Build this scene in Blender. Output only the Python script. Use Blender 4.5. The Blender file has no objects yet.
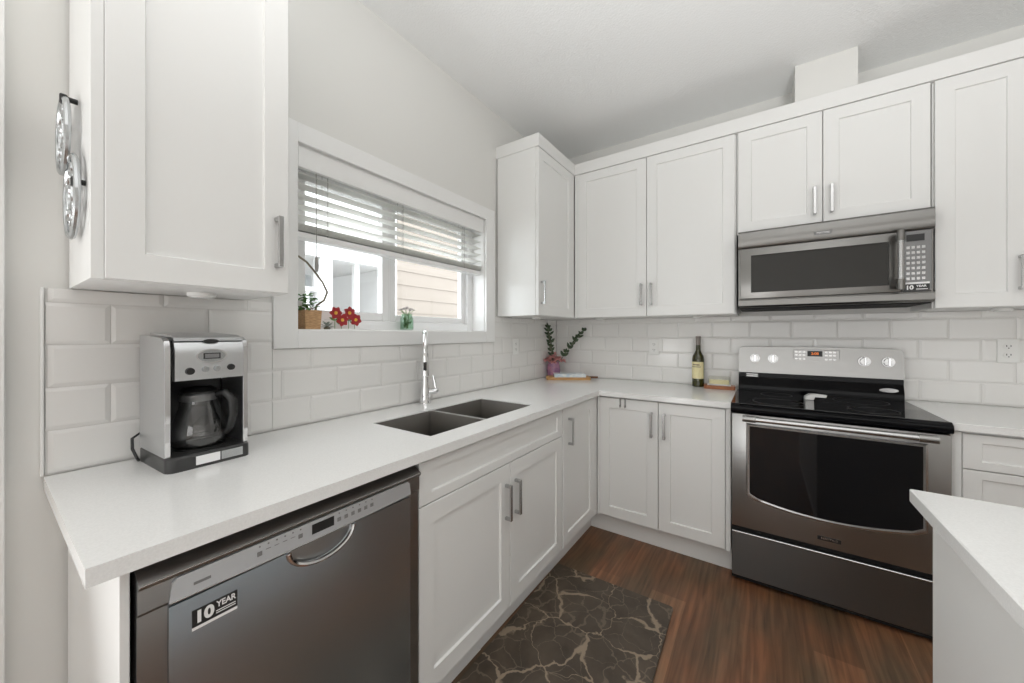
import bpy, bmesh, math, random
from mathutils import Vector, Matrix
random.seed(7)
R = math.radians
SC = bpy.context.scene
COL = SC.collection

# ------------------------------------------------------------------ camera
cam_data = bpy.data.cameras.new('camera')
cam = bpy.data.objects.new('camera', cam_data); COL.objects.link(cam)
cam.location = (1.4869, -2.8429, 1.2702)
cam.rotation_euler = (R(90), 0, R(34.42))
cam_data.sensor_width = 36
cam_data.lens = 36 * 365.3 / 1024
cam_data.shift_y = -7.67 / 1024
cam_data.clip_start = 0.02
SC.camera = cam

# ------------------------------------------------------------------ view, world, lights
SC.view_settings.view_transform = 'Standard'
SC.view_settings.look = 'None'
SC.view_settings.gamma = 1
SC.view_settings.use_curve_mapping = False
SC.view_settings.exposure = -0.1
SC.cycles.use_denoising = True
SC.cycles.max_bounces = 10
SC.cycles.diffuse_bounces = 6
SC.cycles.sample_clamp_indirect = 6.0
SC.cycles.caustics_reflective = False

world = bpy.data.worlds.new('overcast_sky'); SC.world = world
world.use_nodes = True
wb = world.node_tree.nodes['Background']
wb.inputs['Color'].default_value = (0.93, 0.97, 1.0, 1)
wb.inputs["Strength"].default_value = 5.5

def area(name, loc, rot, sx, sy, power, col=(1, 1, 1)):
    l = bpy.data.lights.new(name, 'AREA'); l.shape = 'RECTANGLE'
    l.size = sx; l.size_y = sy; l.energy = power; l.color = col
    o = bpy.data.objects.new(name, l); COL.objects.link(o)
    o.location = loc; o.rotation_euler = rot
    return o
# added rear fill on a solid wall; second lamp stands for patio door daylight
area('rear_fill', (2.35, -6.18, 1.2), (R(90), 0, 0), 4.4, 1.6, 37, (0.985, 0.995, 1.0))
area('daylight_patio', (0.025, -4.25, 1.1), (R(125), 0, R(-90)), 1.95, 2.05, 92, (0.985, 0.995, 1.0))
# added spots without fixtures over the island, shining up to brighten the ceiling
for i, y in enumerate((-2.45, -3.0)):
    l = bpy.data.lights.new('ceiling_fill_spot', 'SPOT'); l.energy = 68; l.spot_size = R(170); l.spot_blend = 0.6; l.shadow_soft_size = 0.15
    l.color = (0.99, 1.0, 1.0)
    o = bpy.data.objects.new('ceiling_fill_spot', l); COL.objects.link(o); o.location = (2.05, y, 1.6); o.rotation_euler = (R(180), 0, 0)

# ------------------------------------------------------------------ materials
def newmat(name):
    m = bpy.data.materials.new(name); m.use_nodes = True
    return m, m.node_tree.nodes, m.node_tree.links, m.node_tree.nodes['Principled BSDF']
def mat(name, col, rough=0.5, metal=0.0, **kw):
    m, n, l, p = newmat(name)
    p.inputs['Base Color'].default_value = (*col, 1)
    p.inputs['Roughness'].default_value = rough
    p.inputs['Metallic'].default_value = metal
    for k, v in kw.items():
        p.inputs[k.replace('_', ' ')].default_value = v
    return m
def bump(m, scale, strength, dist=0.002, detail=4, stretch=(1, 1, 1)):
    n, l = m.node_tree.nodes, m.node_tree.links; p = n['Principled BSDF']
    tc = n.new('ShaderNodeTexCoord'); mp = n.new('ShaderNodeMapping'); mp.inputs['Scale'].default_value = stretch
    t = n.new('ShaderNodeTexNoise'); t.inputs['Scale'].default_value = scale; t.inputs['Detail'].default_value = detail
    b = n.new('ShaderNodeBump'); b.inputs['Strength'].default_value = strength; b.inputs['Distance'].default_value = dist
    l.new(tc.outputs['Object'], mp.inputs['Vector']); l.new(mp.outputs[0], t.inputs['Vector'])
    l.new(t.outputs[0], b.inputs['Height']); l.new(b.outputs[0], p.inputs['Normal'])
    return m
def noisecol(m, scale, c0, c1, stretch=(1, 1, 1), lo=0.3, hi=0.7, detail=4, rough=None):
    n, l = m.node_tree.nodes, m.node_tree.links; p = n['Principled BSDF']
    tc = n.new('ShaderNodeTexCoord'); mp = n.new('ShaderNodeMapping'); mp.inputs['Scale'].default_value = stretch
    t = n.new('ShaderNodeTexNoise'); t.inputs['Scale'].default_value = scale; t.inputs['Detail'].default_value = detail
    r = n.new('ShaderNodeValToRGB')
    r.color_ramp.elements[0].position = lo; r.color_ramp.elements[0].color = (*c0, 1)
    r.color_ramp.elements[1].position = hi; r.color_ramp.elements[1].color = (*c1, 1)
    l.new(tc.outputs['Object'], mp.inputs['Vector']); l.new(mp.outputs[0], t.inputs['Vector'])
    l.new(t.outputs[0], r.inputs[0]); l.new(r.outputs[0], p.inputs['Base Color'])
    return m

M = {}
M['cab'] = mat('white_cabinet_lacquer', (0.80, 0.80, 0.785), 0.32)
M['wall'] = bump(mat('greige_wall_paint', (0.73, 0.725, 0.70), 0.8), 90, 0.15, 0.001)
M['ceiling'] = bump(mat('stippled_ceiling', (0.86, 0.865, 0.86), 0.9), 110, 0.45, 0.004, 6)
M['trim'] = mat('white_trim_paint', (0.84, 0.84, 0.83), 0.35)
M['quartz'] = noisecol(mat('white_quartz', (0.84, 0.84, 0.83), 0.16), 260, (0.80, 0.80, 0.79), (0.86, 0.86, 0.85))
M['tile'] = mat('white_glazed_tile', (0.81, 0.80, 0.78), 0.14)
M['grout'] = mat('pale_grout', (0.70, 0.69, 0.67), 0.8)
def steel(name, col, rough, stretch, bstr=0.03, var=1.0):
    m = mat(name, col, rough, 1.0)
    n, l = m.node_tree.nodes, m.node_tree.links; p = n['Principled BSDF']
    tc = n.new('ShaderNodeTexCoord'); mp = n.new('ShaderNodeMapping'); mp.inputs['Scale'].default_value = stretch
    t = n.new('ShaderNodeTexNoise'); t.inputs['Scale'].default_value = 40; t.inputs['Detail'].default_value = 3
    mr = n.new('ShaderNodeMapRange'); mr.inputs['To Min'].default_value = rough - 0.05 * var; mr.inputs['To Max'].default_value = rough + 0.08 * var
    b = n.new('ShaderNodeBump'); b.inputs['Strength'].default_value = bstr; b.inputs['Distance'].default_value = 0.0005
    l.new(tc.outputs['Object'], mp.inputs['Vector']); l.new(mp.outputs[0], t.inputs['Vector'])
    l.new(t.outputs[0], mr.inputs['Value']); l.new(mr.outputs[0], p.inputs['Roughness'])
    l.new(t.outputs[0], b.inputs['Height']); l.new(b.outputs[0], p.inputs['Normal'])
    return m
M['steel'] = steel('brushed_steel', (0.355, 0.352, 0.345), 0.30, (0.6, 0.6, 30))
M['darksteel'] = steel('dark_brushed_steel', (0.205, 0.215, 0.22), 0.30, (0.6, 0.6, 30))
M['dwsteel'] = steel('dishwasher_steel', (0.47, 0.54, 0.60), 0.25, (4, 4, 0.15), 0.0, 0.15)
M['lightsteel'] = steel('pale_brushed_steel', (0.66, 0.67, 0.68), 0.34, (0.6, 0.6, 20))
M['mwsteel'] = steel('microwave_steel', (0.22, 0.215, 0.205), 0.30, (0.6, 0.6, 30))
M['panelgrey'] = mat('grey_metal_panel', (0.20, 0.20, 0.20), 0.35, 0.6)
M['silver'] = mat('satin_silver_plastic', (0.60, 0.62, 0.64), 0.35, 0.55)
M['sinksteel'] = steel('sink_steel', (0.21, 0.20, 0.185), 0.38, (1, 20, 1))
M['chrome'] = mat('polished_chrome', (0.82, 0.82, 0.83), 0.08, 1.0)
M['nickel'] = mat('satin_nickel', (0.52, 0.52, 0.52), 0.24, 1.0)
M['blackglass'] = mat('black_glass', (0.004, 0.004, 0.005), 0.04, 0.0, Specular_IOR_Level=0.35)
M['cooktop'] = mat('black_ceramic_glass', (0.004, 0.004, 0.005), 0.05, 0.0, Specular_IOR_Level=0.12)
M['smokeglass'] = mat('smoked_oven_glass', (0.035, 0.034, 0.032), 0.06, 0.0)
M['black'] = mat('black_plastic', (0.012, 0.012, 0.012), 0.4)
M['blackgap'] = mat('matt_black', (0.006, 0.006, 0.006), 0.8)
M['whiteplastic'] = mat('white_plastic', (0.82, 0.82, 0.80), 0.35)
M['greyplastic'] = mat('grey_print', (0.20, 0.20, 0.20), 0.5)
M['ringgrey'] = mat('burner_ring_print', (0.03, 0.03, 0.03), 0.3)
M['coffeebase'] = mat('dark_grey_plastic', (0.05, 0.05, 0.05), 0.35, 0.3)
M['whiteprint'] = mat('white_print', (0.85, 0.85, 0.85), 0.5)
M['amber'] = mat('amber_digits', (0.5, 0.12, 0.02), 0.4, 0.0, Emission_Color=(1, 0.25, 0.05, 1), Emission_Strength=0.5)
M['ceramic'] = mat('white_ceramic', (0.85, 0.85, 0.84), 0.15)
M['vinyl'] = mat('white_vinyl', (0.86, 0.86, 0.86), 0.2)
M['blind'] = mat('white_blind_slat', (0.85, 0.85, 0.84), 0.4)
n_, l_ = M['blind'].node_tree.nodes, M['blind'].node_tree.links    # thin vinyl lets daylight through
t_ = n_.new('ShaderNodeBsdfTranslucent'); t_.inputs[0].default_value = (0.9, 0.9, 0.88, 1); x_ = n_.new('ShaderNodeMixShader'); x_.inputs[0].default_value = 0.85
l_.new(n_['Principled BSDF'].outputs[0], x_.inputs[1]); l_.new(t_.outputs[0], x_.inputs[2]); l_.new(x_.outputs[0], n_['Material Output'].inputs[0])
M['cord'] = mat('grey_cord', (0.35, 0.34, 0.32), 0.7)
M['wood'] = noisecol(mat('honey_wood', (0.5, 0.3, 0.12), 0.45), 14, (0.42, 0.21, 0.07), (0.66, 0.40, 0.17), (1, 9, 9))
M['redwood'] = noisecol(mat('red_brown_wood', (0.3, 0.1, 0.04), 0.4), 14, (0.24, 0.075, 0.03), (0.40, 0.16, 0.06), (1, 9, 9))
M['potwood'] = noisecol(mat('planter_wood', (0.5, 0.3, 0.15), 0.6), 20, (0.36, 0.20, 0.09), (0.60, 0.38, 0.20), (3, 3, 14))
M['leaf'] = noisecol(mat('green_leaf', (0.1, 0.25, 0.06), 0.5), 40, (0.05, 0.16, 0.03), (0.18, 0.34, 0.10))
M['darkleaf'] = noisecol(mat('dark_green_leaf', (0.02, 0.05, 0.015), 0.5), 40, (0.012, 0.030, 0.010), (0.05, 0.085, 0.03))
M['greyleaf'] = mat('grey_green_leaf', (0.30, 0.35, 0.32), 0.6)
M['stem'] = mat('grey_brown_stem', (0.20, 0.17, 0.12), 0.7)
M['red'] = mat('red_petal', (0.36, 0.025, 0.03), 0.45)
M['yellow'] = mat('yellow_centre', (0.75, 0.42, 0.06), 0.5)
M['pink'] = mat('pink_petal', (0.84, 0.47, 0.46), 0.6)
M['mauve'] = noisecol(mat('mauve_glazed_vase', (0.35, 0.13, 0.28), 0.2), 25, (0.24, 0.13, 0.26), (0.50, 0.24, 0.33))
M['lavender'] = mat('pale_lavender_petal', (0.62, 0.55, 0.58), 0.6)
M['cream'] = mat('cream_label', (0.80, 0.72, 0.42), 0.6)
M['butter'] = mat('pale_yellow_butter', (0.80, 0.74, 0.45), 0.5)
M['bottle'] = mat('dark_olive_bottle_glass', (0.035, 0.035, 0.006), 0.05, 0.0, Coat_Weight=0.5)
M['capsule'] = mat('grey_brown_capsule', (0.22, 0.19, 0.17), 0.4)
M['paper'] = mat('white_paper', (0.82, 0.82, 0.80), 0.6)
M['bookblue'] = noisecol(mat('pale_blue_book_cover', (0.7, 0.75, 0.8), 0.4), 30, (0.55, 0.66, 0.74), (0.86, 0.87, 0.85))
M['handlebrown'] = mat('dark_brown_handle', (0.16, 0.06, 0.025), 0.4)
M['castmetal'] = mat('silvered_cast_metal', (0.55, 0.57, 0.58), 0.25, 1.0)
M['siding'] = mat('beige_lap_siding', (0.25, 0.215, 0.185), 0.8)
M['tan'] = mat('tan_stucco', (0.20, 0.172, 0.148), 0.9)
M['outwhite'] = mat('white_exterior_paint', (0.70, 0.70, 0.70), 0.6)
M['outglass'] = mat('grey_window_pane', (0.45, 0.47, 0.48), 0.1)
M['grass'] = mat('concrete_path', (0.42, 0.41, 0.39), 0.9)

def glassmat(name, tint=(1, 1, 1), refl=0.08):
    m = bpy.data.materials.new(name); m.use_nodes = True
    n, l = m.node_tree.nodes, m.node_tree.links; n.clear()
    o = n.new('ShaderNodeOutputMaterial'); mx = n.new('ShaderNodeMixShader')
    tr = n.new('ShaderNodeBsdfTransparent'); tr.inputs[0].default_value = (*tint, 1)
    gl = n.new('ShaderNodeBsdfGlossy'); gl.inputs['Roughness'].default_value = 0.02
    lw = n.new('ShaderNodeLayerWeight'); lw.inputs[0].default_value = 0.5
    pw = n.new('ShaderNodeMath'); pw.operation = 'POWER'; pw.inputs[1].default_value = 5
    sc = n.new('ShaderNodeMath'); sc.operation = 'MULTIPLY_ADD'; sc.inputs[1].default_value = 0.9; sc.inputs[2].default_value = refl / 2
    l.new(lw.outputs['Facing'], pw.inputs[0]); l.new(pw.outputs[0], sc.inputs[0])
    l.new(sc.outputs[0], mx.inputs[0]); l.new(tr.outputs[0], mx.inputs[1]); l.new(gl.outputs[0], mx.inputs[2])
    l.new(mx.outputs[0], o.inputs[0])
    return m
M['glass'] = glassmat('window_glass', (0.97, 0.98, 0.98))
M['carafeglass'] = glassmat('carafe_glass', (0.86, 0.86, 0.86), 0.3)
M['clearglass'] = glassmat('clear_dish_glass', (0.95, 0.95, 0.92))
M['jarglass'] = glassmat('jar_glass', (0.80, 0.90, 0.83))

def floor_mat():
    m, n, l, p = newmat('dark_brown_plank_floor')
    tc = n.new('ShaderNodeTexCoord'); mp = n.new('ShaderNodeMapping')
    mp.inputs['Rotation'].default_value = (0, 0, R(90)); mp.inputs['Location'].default_value = (0.3, 0.05, 0)
    br = n.new('ShaderNodeTexBrick'); br.offset = 0.37; br.squash = 1
    br.inputs['Scale'].default_value = 1; br.inputs['Brick Width'].default_value = 1.25; br.inputs['Row Height'].default_value = 0.155
    br.inputs['Mortar Size'].default_value = 0.0011; br.inputs['Bias'].default_value = 0
    br.inputs['Color1'].default_value = (0.0, 0.0, 0.0, 1); br.inputs['Color2'].default_value = (1, 1, 1, 1)
    br.inputs['Mortar'].default_value = (0.2, 0.2, 0.2, 1)
    l.new(tc.outputs['Object'], mp.inputs[0]); l.new(mp.outputs[0], br.inputs['Vector'])
    pr = n.new('ShaderNodeValToRGB'); e = pr.color_ramp.elements
    e[0].position = 0; e[0].color = (0.115, 0.070, 0.038, 1); e[1].position = 1; e[1].color = (0.195, 0.122, 0.070, 1)
    x = e.new(0.5); x.color = (0.150, 0.084, 0.046, 1)
    l.new(br.outputs['Color'], pr.inputs[0])
    # long wood grain along y and cloudy tone shifts
    g = n.new('ShaderNodeMapping'); g.inputs['Scale'].default_value = (26, 1.3, 1)
    l.new(tc.outputs['Object'], g.inputs[0])
    t1 = n.new('ShaderNodeTexNoise'); t1.inputs['Scale'].default_value = 2.2; t1.inputs['Detail'].default_value = 7; t1.inputs['Distortion'].default_value = 0.6
    l.new(g.outputs[0], t1.inputs['Vector'])
    t2 = n.new('ShaderNodeTexNoise'); t2.inputs['Scale'].default_value = 3.2; t2.inputs['Detail'].default_value = 3
    g2 = n.new('ShaderNodeMapping'); g2.inputs['Scale'].default_value = (2.0, 0.8, 1)
    l.new(tc.outputs['Object'], g2.inputs[0]); l.new(g2.outputs[0], t2.inputs['Vector'])
    r1 = n.new('ShaderNodeMapRange'); r1.inputs['From Min'].default_value = 0.3; r1.inputs['From Max'].default_value = 0.7
    r1.inputs['To Min'].default_value = 0.62; r1.inputs['To Max'].default_value = 1.42
    l.new(t1.outputs[0], r1.inputs['Value'])
    c2 = n.new('ShaderNodeValToRGB'); c2.color_ramp.elements[0].position = 0.35; c2.color_ramp.elements[1].position = 0.65
    c2.color_ramp.elements[0].color = (0.85, 0.90, 0.92, 1); c2.color_ramp.elements[1].color = (1.35, 1.0, 0.86, 1)
    l.new(t2.outputs[0], c2.inputs[0])
    v1 = n.new('ShaderNodeMixRGB'); v1.blend_type = 'MULTIPLY'; v1.inputs[0].default_value = 1
    v2 = n.new('ShaderNodeMixRGB'); v2.blend_type = 'MULTIPLY'; v2.inputs[0].default_value = 1
    l.new(pr.outputs[0], v1.inputs[1]); l.new(r1.outputs[0], v1.inputs[2])
    l.new(v1.outputs[0], v2.inputs[1]); l.new(c2.outputs[0], v2.inputs[2])
    l.new(v2.outputs[0], p.inputs['Base Color'])
    p.inputs['Roughness'].default_value = 0.42
    b = n.new('ShaderNodeBump'); b.inputs['Strength'].default_value = 0.25; b.inputs['Distance'].default_value = 0.002
    l.new(t1.outputs[0], b.inputs['Height']); l.new(b.outputs[0], p.inputs['Normal'])
    return m
M['floor'] = floor_mat()

def rug_mat():
    m, n, l, p = newmat('veined_brown_marble_print')
    tc = n.new('ShaderNodeTexCoord')
    def warp(scale, amt, src):
        t = n.new('ShaderNodeTexNoise'); t.inputs['Scale'].default_value = scale; t.inputs['Detail'].default_value = 6
        l.new(src, t.inputs['Vector'])
        s = n.new('ShaderNodeVectorMath'); s.operation = 'SUBTRACT'; s.inputs[1].default_value = (0.5, 0.5, 0.5)
        l.new(t.outputs['Color'], s.inputs[0])
        k = n.new('ShaderNodeVectorMath'); k.operation = 'SCALE'; k.inputs['Scale'].default_value = amt
        l.new(s.outputs[0], k.inputs[0])
        a = n.new('ShaderNodeVectorMath'); a.operation = 'ADD'
        l.new(src, a.inputs[0]); l.new(k.outputs[0], a.inputs[1])
        return a.outputs[0]
    def veins(vec, scale, w, seedloc):
        mp = n.new('ShaderNodeMapping'); mp.inputs['Location'].default_value = seedloc
        l.new(vec, mp.inputs[0])
        v = n.new('ShaderNodeTexVoronoi'); v.feature = 'DISTANCE_TO_EDGE'; v.voronoi_dimensions = '2D'
        v.inputs['Scale'].default_value = scale
        l.new(mp.outputs[0], v.inputs['Vector'])
        # thickness varies along the vein
        t = n.new('ShaderNodeTexNoise'); t.inputs['Scale'].default_value = 6; t.inputs['Detail'].default_value = 3
        l.new(mp.outputs[0], t.inputs['Vector'])
        r = n.new('ShaderNodeMapRange'); r.inputs['From Min'].default_value = 0.42; r.inputs['From Max'].default_value = 0.72
        r.inputs['To Min'].default_value = w * 0.10; r.inputs['To Max'].default_value = w
        l.new(t.outputs[0], r.inputs['Value'])
        d = n.new('ShaderNodeMath'); d.operation = 'DIVIDE'
        l.new(v.outputs['Distance'], d.inputs[0]); l.new(r.outputs[0], d.inputs[1])
        i = n.new('ShaderNodeMapRange'); i.inputs['From Min'].default_value = 0.5; i.inputs['From Max'].default_value = 1.0
        i.inputs['To Min'].default_value = 1; i.inputs['To Max'].default_value = 0
        l.new(d.outputs[0], i.inputs['Value'])
        return i.outputs[0]
    w1 = warp(6.0, 0.22, tc.outputs['Object']); w2 = warp(8, 0.16, tc.outputs['Object'])
    a = veins(w1, 5.4, 0.10, (0.35, 0.1, 0)); b = veins(w2, 12.0, 0.11, (3.1, 1.7, 0))
    bg = n.new('ShaderNodeTexNoise'); bg.inputs['Scale'].default_value = 9; bg.inputs['Detail'].default_value = 6
    l.new(w1, bg.inputs['Vector'])
    ramp = n.new('ShaderNodeValToRGB'); ramp.color_ramp.elements[0].position = 0.3; ramp.color_ramp.elements[1].position = 0.75
    ramp.color_ramp.elements[0].color = (0.046, 0.034, 0.024, 1); ramp.color_ramp.elements[1].color = (0.105, 0.079, 0.056, 1)
    l.new(bg.outputs[0], ramp.inputs[0])
    bs = n.new('ShaderNodeMath'); bs.operation = 'MULTIPLY'; bs.inputs[1].default_value = 0.5
    l.new(b, bs.inputs[0])
    m1 = n.new('ShaderNodeMixRGB'); m1.inputs[2].default_value = (0.22, 0.17, 0.125, 1)
    m2 = n.new('ShaderNodeMixRGB'); m2.inputs[2].default_value = (0.34, 0.265, 0.19, 1)
    l.new(bs.outputs[0], m1.inputs[0]); l.new(ramp.outputs[0], m1.inputs[1])
    sc = n.new('ShaderNodeMath'); sc.operation = 'MULTIPLY'; sc.inputs[1].default_value = 0.85
    l.new(a, sc.inputs[0])
    l.new(sc.outputs[0], m2.inputs[0]); l.new(m1.outputs[0], m2.inputs[1])
    l.new(m2.outputs[0], p.inputs['Base Color']); p.inputs['Roughness'].default_value = 0.5
    return m
M['rug'] = rug_mat()

# ------------------------------------------------------------------ mesh helpers
class B:
    def __init__(s): s.bm = bmesh.new()
    def box(s, x0, x1, y0, y1, z0, z1, bev=0.0, seg=1):
        b = bmesh.new() if bev else s.bm
        vs = [b.verts.new(v) for v in ((x0, y0, z0), (x1, y0, z0), (x1, y1, z0), (x0, y1, z0), (x0, y0, z1), (x1, y0, z1), (x1, y1, z1), (x0, y1, z1))]
        for f in ((3, 2, 1, 0), (4, 5, 6, 7), (0, 1, 5, 4), (1, 2, 6, 5), (2, 3, 7, 6), (3, 0, 4, 7)):
            b.faces.new([vs[i] for i in f])
        if bev:
            bmesh.ops.bevel(b, geom=list(b.edges), offset=bev, segments=seg, affect='EDGES', profile=0.5)
            s.merge(b)
        return s
    def merge(s, b, mtx=None):
        if mtx is not None: bmesh.ops.transform(b, matrix=mtx, verts=b.verts)
        me = bpy.data.meshes.new('tmp'); b.to_mesh(me); b.free()
        s.bm.from_mesh(me); bpy.data.meshes.remove(me)
        return s
    def rings(s, rings, cap0=True, cap1=True, closed=True):
        prev = None; first = None
        for r in rings:
            cur = [s.bm.verts.new(p) for p in r]
            if prev:
                n = len(cur)
                for i in range(n if closed else n - 1):
                    j = (i + 1) % n
                    s.bm.faces.new((prev[i], prev[j], cur[j], cur[i]))
            else: first = cur
            prev = cur
        if cap0: s.bm.faces.new(list(reversed(first)))
        if cap1: s.bm.faces.new(prev)
        return s
    def cyl(s, p0, p1, r0, r1=None, n=20, caps=True):
        r1 = r0 if r1 is None else r1
        p0, p1 = Vector(p0), Vector(p1); d = (p1 - p0).normalized()
        a = d.orthogonal().normalized(); b = d.cross(a)
        f = lambda p, r: [p + a * math.cos(t) * r + b * math.sin(t) * r for t in [2 * math.pi * i / n for i in range(n)]]
        return s.rings([f(p0, r0), f(p1, r1)], caps, caps)
    def tube(s, pts, r, n=10, closed=False, flat=1.0):
        pts = [Vector(p) for p in pts]; N = len(pts)
        rad = r if isinstance(r, (list, tuple)) else [r] * N
        out = []; up = None
        for i, p in enumerate(pts):
            if closed: d = pts[(i + 1) % N] - pts[i - 1]
            else: d = pts[min(i + 1, N - 1)] - pts[max(i - 1, 0)]
            d.normalize()
            if up is None: up = d.orthogonal().normalized()
            up = (up - d * up.dot(d)); up = up.normalized() if up.length > 1e-6 else d.orthogonal().normalized()
            b = d.cross(up)
            out.append([p + up * math.cos(t) * rad[i] + b * math.sin(t) * rad[i] * flat for t in [2 * math.pi * k / n for k in range(n)]])
        if closed:
            out.append(out[0]); return s.rings(out, False, False)
        return s.rings(out)
    def lathe(s, prof, c=(0, 0), n=28, caps=True):
        return s.rings([[(c[0] + r * math.cos(t), c[1] + r * math.sin(t), z) for t in [2 * math.pi * i / n for i in range(n)]] for r, z in prof], caps, caps)
    def prism(s, poly, y0, y1):
        """poly of (x, z), counter-clockwise seen from the front (-y); y0 is the front"""
        return s.rings([[(x, y0, z) for x, z in poly], [(x, y1, z) for x, z in poly]])
    def prismx(s, poly, x0, x1):
        return s.rings([[(x0, y, z) for y, z in poly], [(x1, y, z) for y, z in poly]])
    def prismz(s, poly, z0, z1):
        return s.rings([[(x, y, z0) for x, y in poly], [(x, y, z1) for x, y in poly]])
    def ball(s, c, r, sc=(1, 1, 1), n=14):
        b = bmesh.new(); bmesh.ops.create_uvsphere(b, u_segments=n, v_segments=max(6, n // 2), radius=r)
        return s.merge(b, Matrix.Translation(c) @ Matrix.Diagonal((*sc, 1)))
    def leaf(s, p, d, up, ln, w, bend=0.15):
        p, d, up = Vector(p), Vector(d).normalized(), Vector(up)
        sd = d.cross(up); sd = sd.normalized() if sd.length > 1e-5 else d.orthogonal().normalized()
        nn = sd.cross(d); th = 0.0006
        prof = [(0, .12), (.25, .8), (.5, 1), (.78, .66), (1, .05)]
        rr = []
        for t, k in prof:
            c = p + d * ln * t - nn * bend * ln * t * t
            h = sd * w * .5 * k
            rr.append([c - h + nn * w * .12 * k, c - nn * th, c + h + nn * w * .12 * k, c + nn * th])
        return s.rings(rr)
    def build(s, name, m, parent=None, loc=None, rotz=None, ang=32):
        bmesh.ops.recalc_face_normals(s.bm, faces=s.bm.faces)
        me = bpy.data.meshes.new(name); s.bm.to_mesh(me); s.bm.free()
        me.materials.append(m)
        for p in me.polygons: p.use_smooth = True
        me.set_sharp_from_angle(angle=R(ang))
        o = bpy.data.objects.new(name, me); COL.objects.link(o)
        if parent: o.parent = parent
        if loc: o.location = loc
        if rotz is not None: o.rotation_euler = (0, 0, rotz)
        return o
def thing(name, label, cat, loc=(0, 0, 0), rotz=0, group=None):
    o = bpy.data.objects.new(name, None); COL.objects.link(o); o.empty_display_size = 0.1
    o.location = loc; o.rotation_euler = (0, 0, rotz)
    return tag(o, label, cat, group)
def tag(o, label, cat, group=None):
    o['label'] = label; o['category'] = cat
    if group: o['group'] = group
    return o
def struct(o, label=None):
    o['kind'] = 'structure'
    if label: o['label'] = label
    return o
def text(name, body, size, m, parent, loc, rot=(R(90), 0, 0), ext=0.0003, sx=1.0, align='CENTER', shear=0):
    c = bpy.data.curves.new(name, 'FONT'); c.body = body; c.size = size; c.extrude = ext; c.shear = shear
    c.align_x = align; c.align_y = 'CENTER'; c.offset = size * (0.045 if body == '10' else 0.025)
    o = bpy.data.objects.new(name, c); COL.objects.link(o)
    bpy.context.view_layer.update()
    me = bpy.data.meshes.new_from_object(o.evaluated_get(bpy.context.evaluated_depsgraph_get()))
    bpy.data.objects.remove(o); bpy.data.curves.remove(c)
    me.materials.clear(); me.materials.append(m); me.name = name
    o = bpy.data.objects.new(name, me); COL.objects.link(o)
    o.parent = parent; o.location = loc; o.rotation_euler = rot; o.scale = (sx, 1, 1)
    return o
def arc(cx, cz, rx, rz, a0, a1, n):
    return [(cx + rx * math.cos(R(a0 + (a1 - a0) * i / n)), cz + rz * math.sin(R(a0 + (a1 - a0) * i / n))) for i in range(n + 1)]
def shaker(b, x0, x1, z0, z1, yf, t=0.02, rail=0.062, rec=0.008, railz=None):
    rz = railz or rail; e = 0.0015
    def rect(i, k, y): return [(x0 + i, y, z0 + k), (x1 - i, y, z0 + k), (x1 - i, y, z1 - k), (x0 + i, y, z1 - k)]
    b.rings([rect(0, 0, yf + t), rect(0, 0, yf + e), rect(e, e, yf), rect(rail, rz, yf), rect(rail + 0.003, rz + 0.003, yf + rec)])
    return b
def handle(parent, x, yf, zc, L=0.145):
    b = B()
    b.box(x - 0.0065, x + 0.0065, yf - 0.032, yf - 0.024, zc - L / 2, zc + L / 2, 0.001)
    for k in (-1, 1):
        z = zc + k * (L / 2 - 0.006)
        b.box(x - 0.0055, x + 0.0055, yf - 0.0245, yf, z - 0.006, z + 0.006, 0.0008)
    return b.build('handle', M['nickel'], parent)

LEFT = R(90)
H = 2.76
UB = 1.3875

# ------------------------------------------------------------------ setting: room shell
WY0, WY1, WZ0, WZ1 = -2.15, -0.99, 1.285, 2.01     # window opening in the left wall
b = B()
b.box(-0.16, 0, -6.2, WY0, 0, H); b.box(-0.16, 0, WY1, 0.16, 0, H)
b.box(-0.16, 0, WY0, WY1, 0, WZ0); b.box(-0.16, 0, WY0, WY1, WZ1, H)
struct(b.build('wall_left', M['wall']))
struct(B().box(0, 4.7, 0, 0.16, 0, H).build('wall_back', M['wall']))
struct(B().box(0, 4.7, -6.2, 0, -0.1, 0).build('floor', M['floor']))
struct(B().box(-0.16, 4.86, -6.36, 0.16, H, H + 0.12).build('ceiling', M['ceiling']))
struct(B().box(-0.16, 4.86, -6.36, -6.2, 0, H).build('wall_rear', M['wall']))
struct(B().box(4.7, 4.86, -6.36, 0.16, 0, H).build('wall_right', M['wall']))
# boxed chase above the wall cabinets
struct(B().box(1.637, 1.895, -0.275, 0, 2.5, H - 0.001).build('wall_chase', M['wall']))
# white casing at the near end of the left wall
b = B(); b.box(0, 0.02, -2.93, -2.808, 0, 2.24, 0.002); b.box(0, 0.02, -5.36, -5.24, 0, 2.24, 0.002); b.box(0, 0.02, -5.24, -2.93, 2.12, 2.24, 0.002)
struct(b.build('trim_1', M['trim']))

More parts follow.
